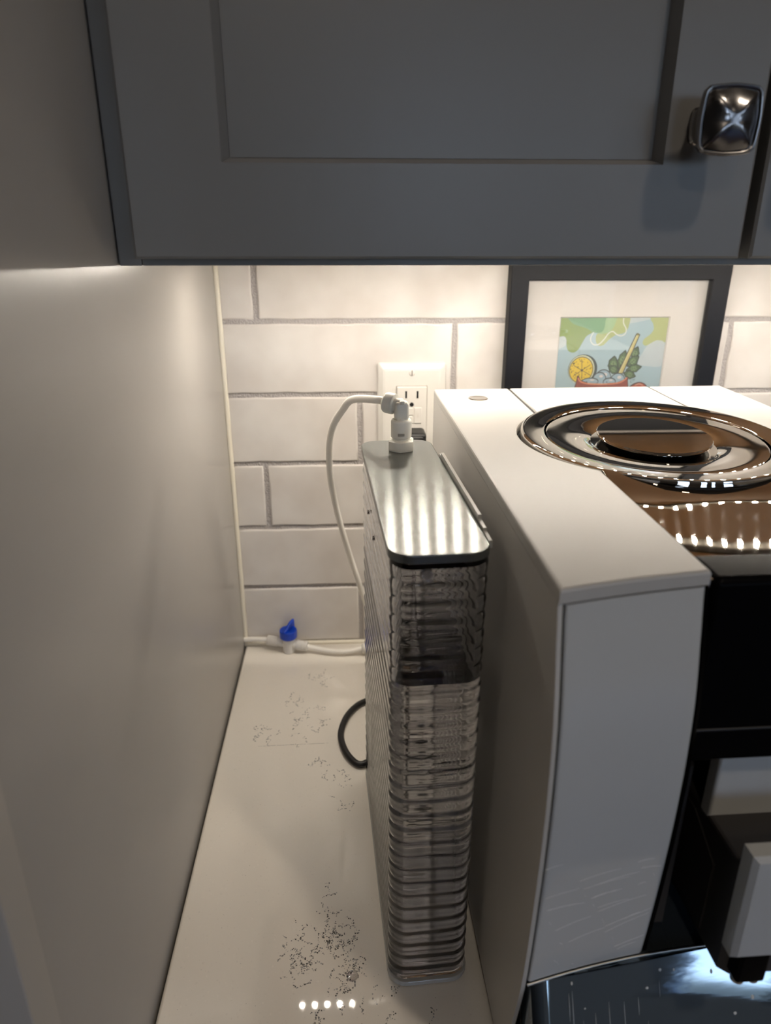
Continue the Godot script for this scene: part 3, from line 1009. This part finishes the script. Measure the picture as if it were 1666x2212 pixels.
	part("collet", Shape.new().lathe([Vector2(0, 0.0055), Vector2(0.0068, 0.0056), Vector2(0.0079, 0.0062), Vector2(0.0082, 0.0072), Vector2(0.0082, 0.0128), Vector2(0.0076, 0.0140), Vector2(0.0060, 0.0150), Vector2(0.0048, 0.0152), Vector2(0.0034, 0.0152), Vector2(0, 0.0150)], 32, arm_at), M.fitting, el)
	arm_exit = t.transform * (arm_at * Vector3(0, 0.0150, 0))
	arm_dir = t.transform.basis * (arm * Vector3.UP)

var arm_exit := Vector3.ZERO
var arm_dir := Vector3.LEFT

# ---------------------------------------------------------------- hoses and valve
func water_lines() -> void:
	var pts := [arm_exit - arm_dir * 0.0002, arm_exit + arm_dir * 0.007, Vector3(0.1418, 0.3660, 0.2130), Vector3(0.1327, 0.3512, 0.1900), Vector3(0.1246, 0.3324, 0.1650), Vector3(0.1202, 0.3124, 0.1450), Vector3(0.1184, 0.2879, 0.1250), Vector3(0.1185, 0.2631, 0.1100), Vector3(0.1209, 0.2370, 0.0950), Vector3(0.1246, 0.2095, 0.0800), Vector3(0.1306, 0.1765, 0.0650), Vector3(0.1371, 0.1442, 0.0500), Vector3(0.1455, 0.1096, 0.0400), Vector3(0.1515, 0.0842, 0.0330), Vector3(0.160, 0.055, 0.030), Vector3(0.170, 0.030, 0.030), Vector3(0.182, 0.0125, 0.029), Vector3(0.20, 0.0092, 0.029)]
	tag(part("white_water_tube", Shape.new().tube(spline3(pts, 7), 0.00318, 16), M.hose, self), "white plastic water tube arching from the elbow fitting down behind the tank", "tube")
	# shut-off valve on the counter against the tiles
	var at := Vector3(0.0575, 0, 0.0172)
	var v := thing("shutoff_valve", "white inline shutoff valve with blue turn handle lying against the tiles", "valve", at)
	part("body", Shape.new().lathe([Vector2(0, 0), Vector2(0.0072, 0), Vector2(0.0078, 0.0008), Vector2(0.0079, 0.0175), Vector2(0.0074, 0.0185), Vector2(0.0070, 0.0212), Vector2(0, 0.0212)], 32), M.white_plastic, v)
	var h := Shape.new().lathe([Vector2(0, 0.0205), Vector2(0.0100, 0.0205), Vector2(0.0107, 0.0215), Vector2(0.0109, 0.0300), Vector2(0.0105, 0.0310), Vector2(0.0098, 0.0314), Vector2(0.0085, 0.0310), Vector2(0, 0.0308)], 40)
	var ridge := Transform3D(Basis(Vector3.UP, deg_to_rad(62)), Vector3.ZERO)
	var rr := []
	for i in 13:
		var x := lerpf(-0.0100, 0.0120, i / 12.0)
		var top := 0.0330 + 0.0075 * smoothstep(-0.011, 0.011, x)
		var hw := 0.0019 + 0.0004 * cos(x * 200.0)
		rr.append(PackedVector3Array([ridge * Vector3(x, 0.0262, -hw * 1.3), ridge * Vector3(x, top - 0.0008, -hw), ridge * Vector3(x, top, -hw * 0.5), ridge * Vector3(x, top, hw * 0.5), ridge * Vector3(x, top - 0.0008, hw), ridge * Vector3(x, 0.0262, hw * 1.3)]))
	h.loft(rr, [2, 2, 2, 2, 2, 2, 2, 2, 2, 2, 2, 2])
	part("turn_handle", h, M.blue, v)
	var left := Vector3(-0.0275, 0.0125, -0.0082)
	var right := Vector3(0.0235, 0.0090, 0.0040)
	for e in [left, right]:
		var d: Vector3 = (e - Vector3(0, 0.0108, 0)).normalized()
		var b := Basis(d.cross(Vector3.UP).normalized(), d, d.cross(d.cross(Vector3.UP)).normalized())
		var l: float = (e - Vector3(0, 0.0108, 0)).length()
		part("end_fitting", Shape.new().lathe([Vector2(0, 0.004), Vector2(0.0056, 0.004), Vector2(0.0056, l - 0.0145), Vector2(0.0064, l - 0.0138), Vector2(0.0066, l - 0.0050), Vector2(0.0060, l - 0.0042), Vector2(0.0064, l - 0.0036), Vector2(0.0062, l - 0.0005), Vector2(0.0054, l), Vector2(0, l)], 28, Transform3D(b, Vector3(0, 0.0108, 0))), M.white_plastic, v)
	var a := at + left
	tag(part("supply_tube", Shape.new().tube(spline3([Vector3(0.0002, 0.0105, 0.0048), Vector3(0.010, 0.0118, 0.0060), Vector3(0.020, 0.0124, 0.0076), a + Vector3(0.001, 0, 0)], 6), 0.0031, 14), M.hose, self), "short white tube from the grey panel corner to the blue-handled valve", "tube")
	var b2 := at + right
	var o := part("supply_tube", Shape.new().tube(spline3([b2 - Vector3(0.001, 0, 0), b2 + Vector3(0.012, -0.0022, 0.0028), Vector3(0.113, 0.0062, 0.0300), Vector3(0.132, 0.0066, 0.0312), Vector3(0.149, 0.0088, 0.0290), Vector3(0.152, 0.0090, 0.0288)], 6), 0.0031, 14), M.hose, self)
	tag(o, "white tube on the counter from the blue-handled valve to behind the tank", "tube")
	part("coupling", Shape.new().lathe([Vector2(0, 0), Vector2(0.0052, 0), Vector2(0.0064, 0.0012), Vector2(0.0064, 0.006), Vector2(0.0072, 0.0068), Vector2(0.0072, 0.040), Vector2(0, 0.040)], 24, Transform3D(Basis(Vector3.FORWARD, PI / 2), Vector3(0.1490, 0.0090, 0.0290))), M.white_plastic, o)

# ---------------------------------------------------------------- outlet and black cord
func outlet_and_cord() -> void:
	var t := thing("wall_outlet", "white wall outlet plate with test and reset buttons behind the tank", "outlet", Vector3(0.2085, 0.2995, 0.0006))
	var rings := []
	for q in [[0.0, 0.0], [0.0018, 0.0], [0.0032, 0.0012], [0.0058, 0.0062], [0.0062, 0.0085]]:
		var r := PackedVector3Array()
		for p in Shape.rrect(0.0765 - 2 * q[1], 0.1185 - 2 * q[1], maxf(0.0032 - q[1] * 0.2, 0.001), 4): r.append(Vector3(p.x, p.y, q[0]))
		rings.append(r)
	part("cover_plate", Shape.new().loft(rings, [2, 3, 4, 5]), M.white_plastic, t)
	for s in [1, -1]:
		var sc := Shape.new().lathe([Vector2(0, 0.0055), Vector2(0.0034, 0.0055), Vector2(0.0034, 0.0066), Vector2(0.0026, 0.0073), Vector2(0, 0.0075)], 20, Transform3D(Basis(Vector3.RIGHT, PI / 2), Vector3(0, 0.0484 * s, 0)))
		var o := part("screw", sc, M.white_plastic, t)
		part("groove", Shape.new().box(Vector3(-0.0005, 0.0484 * s - 0.0030, 0.0070), Vector3(0.0005, 0.0484 * s + 0.0030, 0.00762)), mat(rgb(110, 104, 96), 0.7), o)
	part("gap", Shape.new().rbox(Vector3(0, 0, 0.0058), Vector3(0.0350, 0.0684, 0.0014), 0.0004), mat(rgb(150, 142, 132), 0.6), t)
	var dev := part("receptacle", Shape.new().rbox(Vector3(0, 0, 0.0066), Vector3(0.0338, 0.0672, 0.0040), 0.0013, 2), M.white_plastic, t)
	for s in [1, -1]:
		for x in [-0.0064, 0.0064]:
			part("slot", Shape.new().box(Vector3(x - 0.0010, s * 0.0247 - 0.0040, 0.0080), Vector3(x + 0.0010, s * 0.0247 + 0.0040, 0.00885)), M.dark, dev)
		part("ground_hole", Shape.new().lathe([Vector2(0, 0), Vector2(0.0024, 0), Vector2(0.0024, 0.0009), Vector2(0, 0.0009)], 20, Transform3D(Basis(Vector3.RIGHT, PI / 2), Vector3(0, s * 0.0247 - 0.0112, 0.0080))), M.dark, dev)
	for q in [[-0.0050, 0.0047], [-0.0050, -0.0047], [0.0072, 0.0]]:
		var tall: bool = q[0] > 0
		part("button", Shape.new().rbox(Vector3(q[0], q[1] + 0.001, 0.0088), Vector3(0.0085 if tall else 0.0125, 0.0180 if tall else 0.0084, 0.0018), 0.0006), M.white_plastic, dev)
	# lettering pressed into the buttons
	for q in [["TEST", -0.0050, -0.0037], ["RESET", 0.0072, 0.001]]:
		var tm := TextMesh.new()
		tm.text = q[0]
		var f := SystemFont.new()
		f.font_names = PackedStringArray(["Droid Sans"])
		tm.font = f
		tm.font_size = 16
		tm.pixel_size = 0.00011
		tm.depth = 0.0002
		var o := put("lettering", tm, mat(rgb(200, 194, 184), 0.5), dev)
		o.position = Vector3(q[1], q[2], 0.0098)
		if q[0] == "RESET": o.rotation.z = PI / 2
	# black plug in the lower half, its cord looping on the counter
	var c := thing("power_cord", "black power cord looping on the counter left of the tank", "cord")
	var pts := [Vector3(0.2105, 0.262, 0.035), Vector3(0.2105, 0.248, 0.045), Vector3(0.212, 0.20, 0.052), Vector3(0.214, 0.12, 0.058), Vector3(0.213, 0.05, 0.066), Vector3(0.206, 0.014, 0.082), Vector3(0.188, 0.0050, 0.104), Vector3(0.168, 0.0034, 0.118), Vector3(0.1539, 0.0034, 0.1268), Vector3(0.1408, 0.0034, 0.1370), Vector3(0.1296, 0.0034, 0.1566), Vector3(0.1240, 0.0034, 0.1830), Vector3(0.1283, 0.0034, 0.2083), Vector3(0.1375, 0.0034, 0.2257), Vector3(0.1455, 0.0034, 0.2300), Vector3(0.156, 0.0034, 0.2235), Vector3(0.172, 0.0034, 0.216), Vector3(0.190, 0.0034, 0.200), Vector3(0.204, 0.0034, 0.150), Vector3(0.212, 0.0034, 0.09)]
	part("cable", Shape.new().tube(spline3(pts, 7), 0.0033, 14), M.black, c)
	var pl := Shape.new()
	pl.rbox(Vector3(0.2105, 0.2752, 0.0245), Vector3(0.0250, 0.0245, 0.0290), 0.0045, 3)
	pl.rbox(Vector3(0.2105, 0.2752, 0.0350), Vector3(0.0205, 0.0200, 0.0120), 0.0040, 2)
	part("plug", pl, M.black, c)

# ---------------------------------------------------------------- framed print
func fill_poly(im: Image, pts: PackedVector2Array, col: Color) -> void:
	var lo := INF; var hi := -INF
	for p in pts:
		lo = minf(lo, p.y); hi = maxf(hi, p.y)
	for y in range(maxi(0, int(lo)), mini(im.get_height() - 1, int(hi) + 1) + 1):
		var xs := []
		var yy := y + 0.5
		for i in pts.size():
			var a := pts[i]; var b := pts[(i + 1) % pts.size()]
			if (a.y <= yy) != (b.y <= yy): xs.append(a.x + (yy - a.y) / (b.y - a.y) * (b.x - a.x))
		xs.sort()
		for k in range(0, xs.size() - 1, 2):
			var x0 := maxi(0, int(round(xs[k]))); var x1 := mini(im.get_width(), int(round(xs[k + 1])))
			if x1 > x0: im.fill_rect(Rect2i(x0, y, x1 - x0, 1), col)

func art_at(p: Vector2) -> Vector2:    # drawing units to picture pixels (6 per millimetre)
	var left := 180.0 - (p.y - 155.0) * 0.086
	return Vector2((p.x - left) / 10.86 * 6.0, (p.y - 155.0) / 10.65 * 6.0)

func blob(im: Image, pts: Array, col: Color, smooth := true) -> void:
	var q := []
	for p in pts: q.append(art_at(p))
	fill_poly(im, spline(q, 8, true) if smooth else PackedVector2Array(q), col)

func stroke(im: Image, pts: Array, w: float, col: Color, smooth := true) -> void:
	var q := []
	for p in pts: q.append(art_at(p))
	var s := spline(q, 10) if smooth else PackedVector2Array(q)
	var h := w * 0.28
	for i in s.size() - 1:
		var n := (s[i + 1] - s[i]).normalized().orthogonal() * h
		fill_poly(im, PackedVector2Array([s[i] + n, s[i + 1] + n, s[i + 1] - n, s[i] - n]), col)
		fill_poly(im, ring_pts(s[i], h, h), col)

func ring_pts(c: Vector2, rx: float, ry: float) -> PackedVector2Array:
	var o := PackedVector2Array()
	for i in 28: o.append(c + Vector2(cos(TAU * i / 28), sin(TAU * i / 28)) * Vector2(rx, ry))
	return o

func oval(im: Image, x: float, y: float, rx: float, ry: float, col: Color) -> void:
	fill_poly(im, ring_pts(art_at(Vector2(x, y)), rx * 0.552, ry * 0.563), col)

func V(x: float, y: float) -> Vector2:
	return Vector2(x, y)

func artwork() -> ImageTexture:
	var im := Image.create(720, 1020, false, Image.FORMAT_RGB8)
	im.fill(rgb(176, 204, 212))
	var pale := rgb(204, 216, 218)
	var ink := rgb(28, 34, 32)
	blob(im, [V(120, 340), V(210, 355), V(248, 410), V(240, 465), V(190, 495), V(100, 520)], pale)
	blob(im, [V(960, 120), V(1280, 120), V(1255, 170), V(1190, 188), V(1080, 210), V(985, 216)], pale)
	blob(im, [V(1440, 425), V(1330, 420), V(1240, 470), V(1180, 560), V(1120, 680), V(1250, 720), V(1440, 700)], pale)
	blob(im, [V(690, 120), V(985, 120), V(998, 250), V(950, 325), V(850, 350), V(770, 400), V(700, 465), V(640, 476), V(605, 425), V(612, 345), V(680, 300)], rgb(186, 198, 130))
	blob(im, [V(690, 120), V(845, 120), V(830, 230), V(775, 310), V(700, 335), V(640, 320)], rgb(170, 203, 152))
	blob(im, [V(120, 100), V(660, 100), V(640, 260), V(560, 322), V(490, 365), V(440, 440), V(395, 515), V(335, 552), V(275, 535), V(250, 480), V(246, 400), V(215, 362), V(120, 350)], rgb(140, 166, 78))
	blob(im, [V(285, 120), V(690, 100), V(712, 200), V(695, 290), V(645, 328), V(570, 320), V(490, 275), V(390, 245), V(305, 205)], rgb(128, 176, 130))
	stroke(im, [V(935, 140), V(932, 215), V(968, 285), V(955, 340), V(905, 362), V(850, 342), V(805, 312), V(755, 335), V(705, 400), V(645, 455), V(585, 463), V(545, 425), V(545, 370), V(575, 322)], 13.0, rgb(238, 238, 226))
	blob(im, [V(1275, 120), V(1500, 120), V(1470, 420), V(1405, 420), V(1340, 418), V(1275, 450), V(1215, 478), V(1178, 452), V(1190, 402), V(1260, 350), V(1302, 290), V(1288, 220), V(1262, 180)], rgb(190, 200, 132))
	# lemon wheel
	oval(im, 450, 752, 180, 178, rgb(38, 62, 62))
	oval(im, 436, 755, 160, 172, rgb(222, 226, 190))
	oval(im, 432, 758, 149, 158, ink)
	oval(im, 432, 758, 141, 150, rgb(244, 208, 10))
	for k in 6:
		var a := 0.5 + TAU * k / 6.0
		stroke(im, [V(442, 762), V(442 + cos(a) * 120, 762 + sin(a) * 125)], 6.0, ink, false)
	oval(im, 442, 762, 13, 14, ink)
	var r3 := RandomNumberGenerator.new()
	r3.seed = 5
	for i in 60:
		var a := r3.randf() * TAU
		var d := 25.0 + 105.0 * sqrt(r3.randf())
		oval(im, 432 + cos(a) * d, 758 + sin(a) * d * 1.05, r3.randf_range(3, 8), r3.randf_range(3, 8), rgb(150, 120, 20) if r3.randf() < 0.5 else ink)
	# mint leaves
	var lo := rgb(30, 52, 34)
	var mid := rgb(74, 112, 60)
	var hi := rgb(126, 158, 98)
	for l in [[V(820, 790), V(835, 600), 75.0], [V(900, 760), V(968, 535), 62.0], [V(1060, 650), V(1118, 490), 58.0], [V(1000, 720), V(1135, 600), 62.0], [V(990, 770), V(1172, 722), 56.0], [V(960, 800), V(1105, 838), 58.0], [V(890, 790), V(770, 720), 58.0]]:
		for q in [[1.0, lo, 1.12], [0.80, mid, 0.9], [0.5, hi, 0.55]]:
			var a: Vector2 = l[0]; var b: Vector2 = l[1]
			var d := b - a
			var n: Vector2 = d.orthogonal().normalized() * l[2] * q[0]
			var t: float = q[2]
			var m := a.lerp(b, 0.5)
			var o := m - d * 0.5 * t
			var e := m + d * 0.5 * t
			var pts := [o]
			for k in 6: pts.append(o.lerp(e, (k + 0.6) / 6.6) + n * (sin(PI * (k + 0.8) / 7.0)) * (0.82 if k % 2 else 1.0))
			pts.append(e)
			for k in 6: pts.append(o.lerp(e, 1.0 - (k + 0.6) / 6.6) - n * (sin(PI * (k + 0.8) / 7.0)) * (0.82 if k % 2 else 1.0))
			blob(im, pts, q[1], false)
		stroke(im, [l[0], l[1].lerp(l[0], 0.1)], 5.0, lo, false)
		for k in 4:
			var c: Vector2 = l[0].lerp(l[1], 0.25 + 0.15 * k)
			var w: Vector2 = (l[1] - l[0]).orthogonal().normalized() * l[2] * 0.5
			stroke(im, [c - w + (l[1] - l[0]) * 0.08, c, c + w + (l[1] - l[0]) * 0.08], 4.0, lo, false)
	# straw
	blob(im, [V(882, 796), V(1092, 338), V(1112, 330), V(1142, 350), V(952, 806)], ink, false)
	blob(im, [V(894, 796), V(1099, 346), V(1130, 356), V(942, 800)], rgb(214, 200, 122), false)
	stroke(im, [V(905, 796), V(1106, 354)], 6.0, rgb(240, 232, 180), false)
	oval(im, 1115, 346, 20, 12, rgb(120, 110, 50))
	# crushed ice
	for q in [[705, 850, 98, 98], [660, 862, 82, 78], [885, 880, 92, 85], [545, 895, 105, 45], [785, 900, 80, 48]]:
		oval(im, q[0], q[1], q[2], q[3], ink)
		oval(im, q[0], q[1] + 3, q[2] - 8, q[3] - 8, rgb(160, 190, 204))
		oval(im, q[0] + q[2] * 0.25, q[1] - q[3] * 0.35, q[2] * 0.28, q[3] * 0.22, rgb(232, 222, 220))
		oval(im, q[0] - q[2] * 0.4, q[1] + q[3] * 0.1, 7, 6, ink)
	# copper mug
	blob(im, [V(384, 830), V(404, 822), V(428, 880), V(520, 912), V(700, 922), V(880, 912), V(960, 880), V(1004, 838), V(1020, 846), V(1016, 900), V(1030, 1010), V(1010, 1400), V(900, 1480), V(470, 1480), V(350, 1400), V(338, 1010), V(372, 900)], rgb(70, 22, 14), false)
	blob(im, [V(392, 846), V(424, 892), V(520, 924), V(700, 934), V(880, 924), V(962, 892), V(1006, 858), V(1008, 900), V(1018, 1010), V(1000, 1390), V(895, 1468), V(475, 1468), V(362, 1390), V(350, 1010), V(382, 902)], rgb(150, 46, 22), false)
	stroke(im, [V(400, 858), V(430, 898), V(530, 925), V(700, 932), V(880, 920), V(960, 890), V(1000, 856)], 17.0, rgb(232, 138, 96))
	stroke(im, [V(520, 918), V(640, 926), V(760, 925)], 8.0, rgb(250, 200, 170))
	for i in 22: oval(im, 420 + i * 26, 952 + 5 * sin(i * 1.3), 5, 4, rgb(88, 28, 16))
	for i in 60: oval(im, r3.randf_range(400, 980), r3.randf_range(990, 1420), 10, 8, rgb(140, 44, 24))
	blob(im, [V(1030, 975), V(1090, 925), V(1170, 908), V(1240, 938), V(1270, 1010), V(1190, 1060), V(1100, 1000)], rgb(70, 22, 14))
	blob(im, [V(1055, 975), V(1100, 938), V(1170, 920), V(1228, 948), V(1250, 1005), V(1180, 1030), V(1110, 990)], rgb(190, 78, 44))
	stroke(im, [V(1110, 945), V(1160, 932), V(1205, 950)], 9.0, rgb(240, 190, 160))
	# initials scribbled by the illustrator
	stroke(im, [V(1078, 872), V(1052, 892), V(1050, 912), V(1066, 910)], 4.0, rgb(60, 90, 90))
	stroke(im, [V(1078, 906), V(1084, 876), V(1102, 874), V(1090, 892)], 4.0, rgb(60, 90, 90))
	return ImageTexture.create_from_image(im)

func picture() -> void:
	var t := thing("picture_frame", "black framed cocktail illustration on the tiles behind the espresso machine", "picture")
	var x0 := 0.3103; var x1 := 0.5462; var y1 := 0.4655; var y0 := 0.179; var b := 0.0195
	var zf := 0.0178
	# four mitred rails
	var o := [Vector2(x0, y0), Vector2(x1, y0), Vector2(x1, y1), Vector2(x0, y1)]
	var n := [Vector2(x0 + b, y0 + b), Vector2(x1 - b, y0 + b), Vector2(x1 - b, y1 - b), Vector2(x0 + b, y1 - b)]
	for k in 4:
		var a0: Vector2 = o[k]; var a1: Vector2 = o[(k + 1) % 4]; var i0: Vector2 = n[k]; var i1: Vector2 = n[(k + 1) % 4]
		var rings := []
		for e in [[a0, i0], [a1, i1]]:
			var p: Vector2 = e[0]; var q: Vector2 = e[1]
			var m := p.lerp(q, 0.06)
			var w := p.lerp(q, 0.95)
			rings.append(PackedVector3Array([Vector3(p.x, p.y, 0.0008), Vector3(p.x, p.y, zf - 0.001), Vector3(m.x, m.y, zf), Vector3(w.x, w.y, zf), Vector3(q.x, q.y, zf - 0.001), Vector3(q.x, q.y, 0.0008)]))
		part("rail", Shape.new().loft(rings, [-1]), M.frame, t)
	# window mount with a bevelled opening
	var wx0 := 0.3702; var wx1 := 0.4897; var wy1 := 0.4062; var wy0 := 0.236
	var mo := [Vector2(x0 + b, y0 + b), Vector2(x1 - b, y0 + b), Vector2(x1 - b, y1 - b), Vector2(x0 + b, y1 - b)]
	var mi := [Vector2(wx0, wy0), Vector2(wx1, wy0), Vector2(wx1, wy1), Vector2(wx0, wy1)]
	var rr := []
	for q in [[0, 0.0060], [0, 0.0078], [1, 0.0078], [2, 0.0062], [2, 0.0060]]:
		var r := PackedVector3Array()
		for j in 4:
			var p: Vector2 = mo[j] if q[0] == 0 else mi[j]
			if q[0] == 1: p += Vector2(-0.0012 if j == 0 or j == 3 else 0.0012, -0.0012 if j < 2 else 0.0012)
			r.append(Vector3(p.x, p.y, q[1]))
		rr.append(r)
	rr.append(rr[0])
	part("mount", Shape.new().loft(rr, [-1, -1, -1, -1, -1], false, false), M.mat_board, t)
	var m := mat(Color(0.77, 0.77, 0.775), 0.6)
	m.albedo_texture = artwork()
	var s := Shape.new().box(Vector3(wx0 - 0.006, wy0 - 0.006, 0.0042), Vector3(wx1 + 0.006, wy1 + 0.006, 0.0058))
	for p in s.v: s.uv.append(Vector2((p.x - wx0) / 0.12, (wy1 - p.y) / 0.17))
	m.texture_repeat = false
	part("print", s, m, t)
	part("backing", Shape.new().box(Vector3(x0 + b, y0 + b, 0.0012), Vector3(x1 - b, y1 - b, 0.0040)), M.frame, t)
	part("glass", Shape.new().box(Vector3(x0 + b + 0.0003, y0 + b + 0.0003, 0.0094), Vector3(x1 - b - 0.0003, y1 - b - 0.0003, 0.0108)), M.pane, t)

func small_bits() -> void:
	var o := part("rubber_dot", Shape.new().lathe([Vector2(0, 0.0001), Vector2(0.0040, 0.0001), Vector2(0.0042, 0.0004), Vector2(0.0034, 0.0012), Vector2(0, 0.0015)], 28), M.acrylic, self)
	o.position = Vector3(0.1345, 0, 0.4430)
	tag(o, "tiny clear round rubber dot on the countertop by the tank's foot", "bumper")
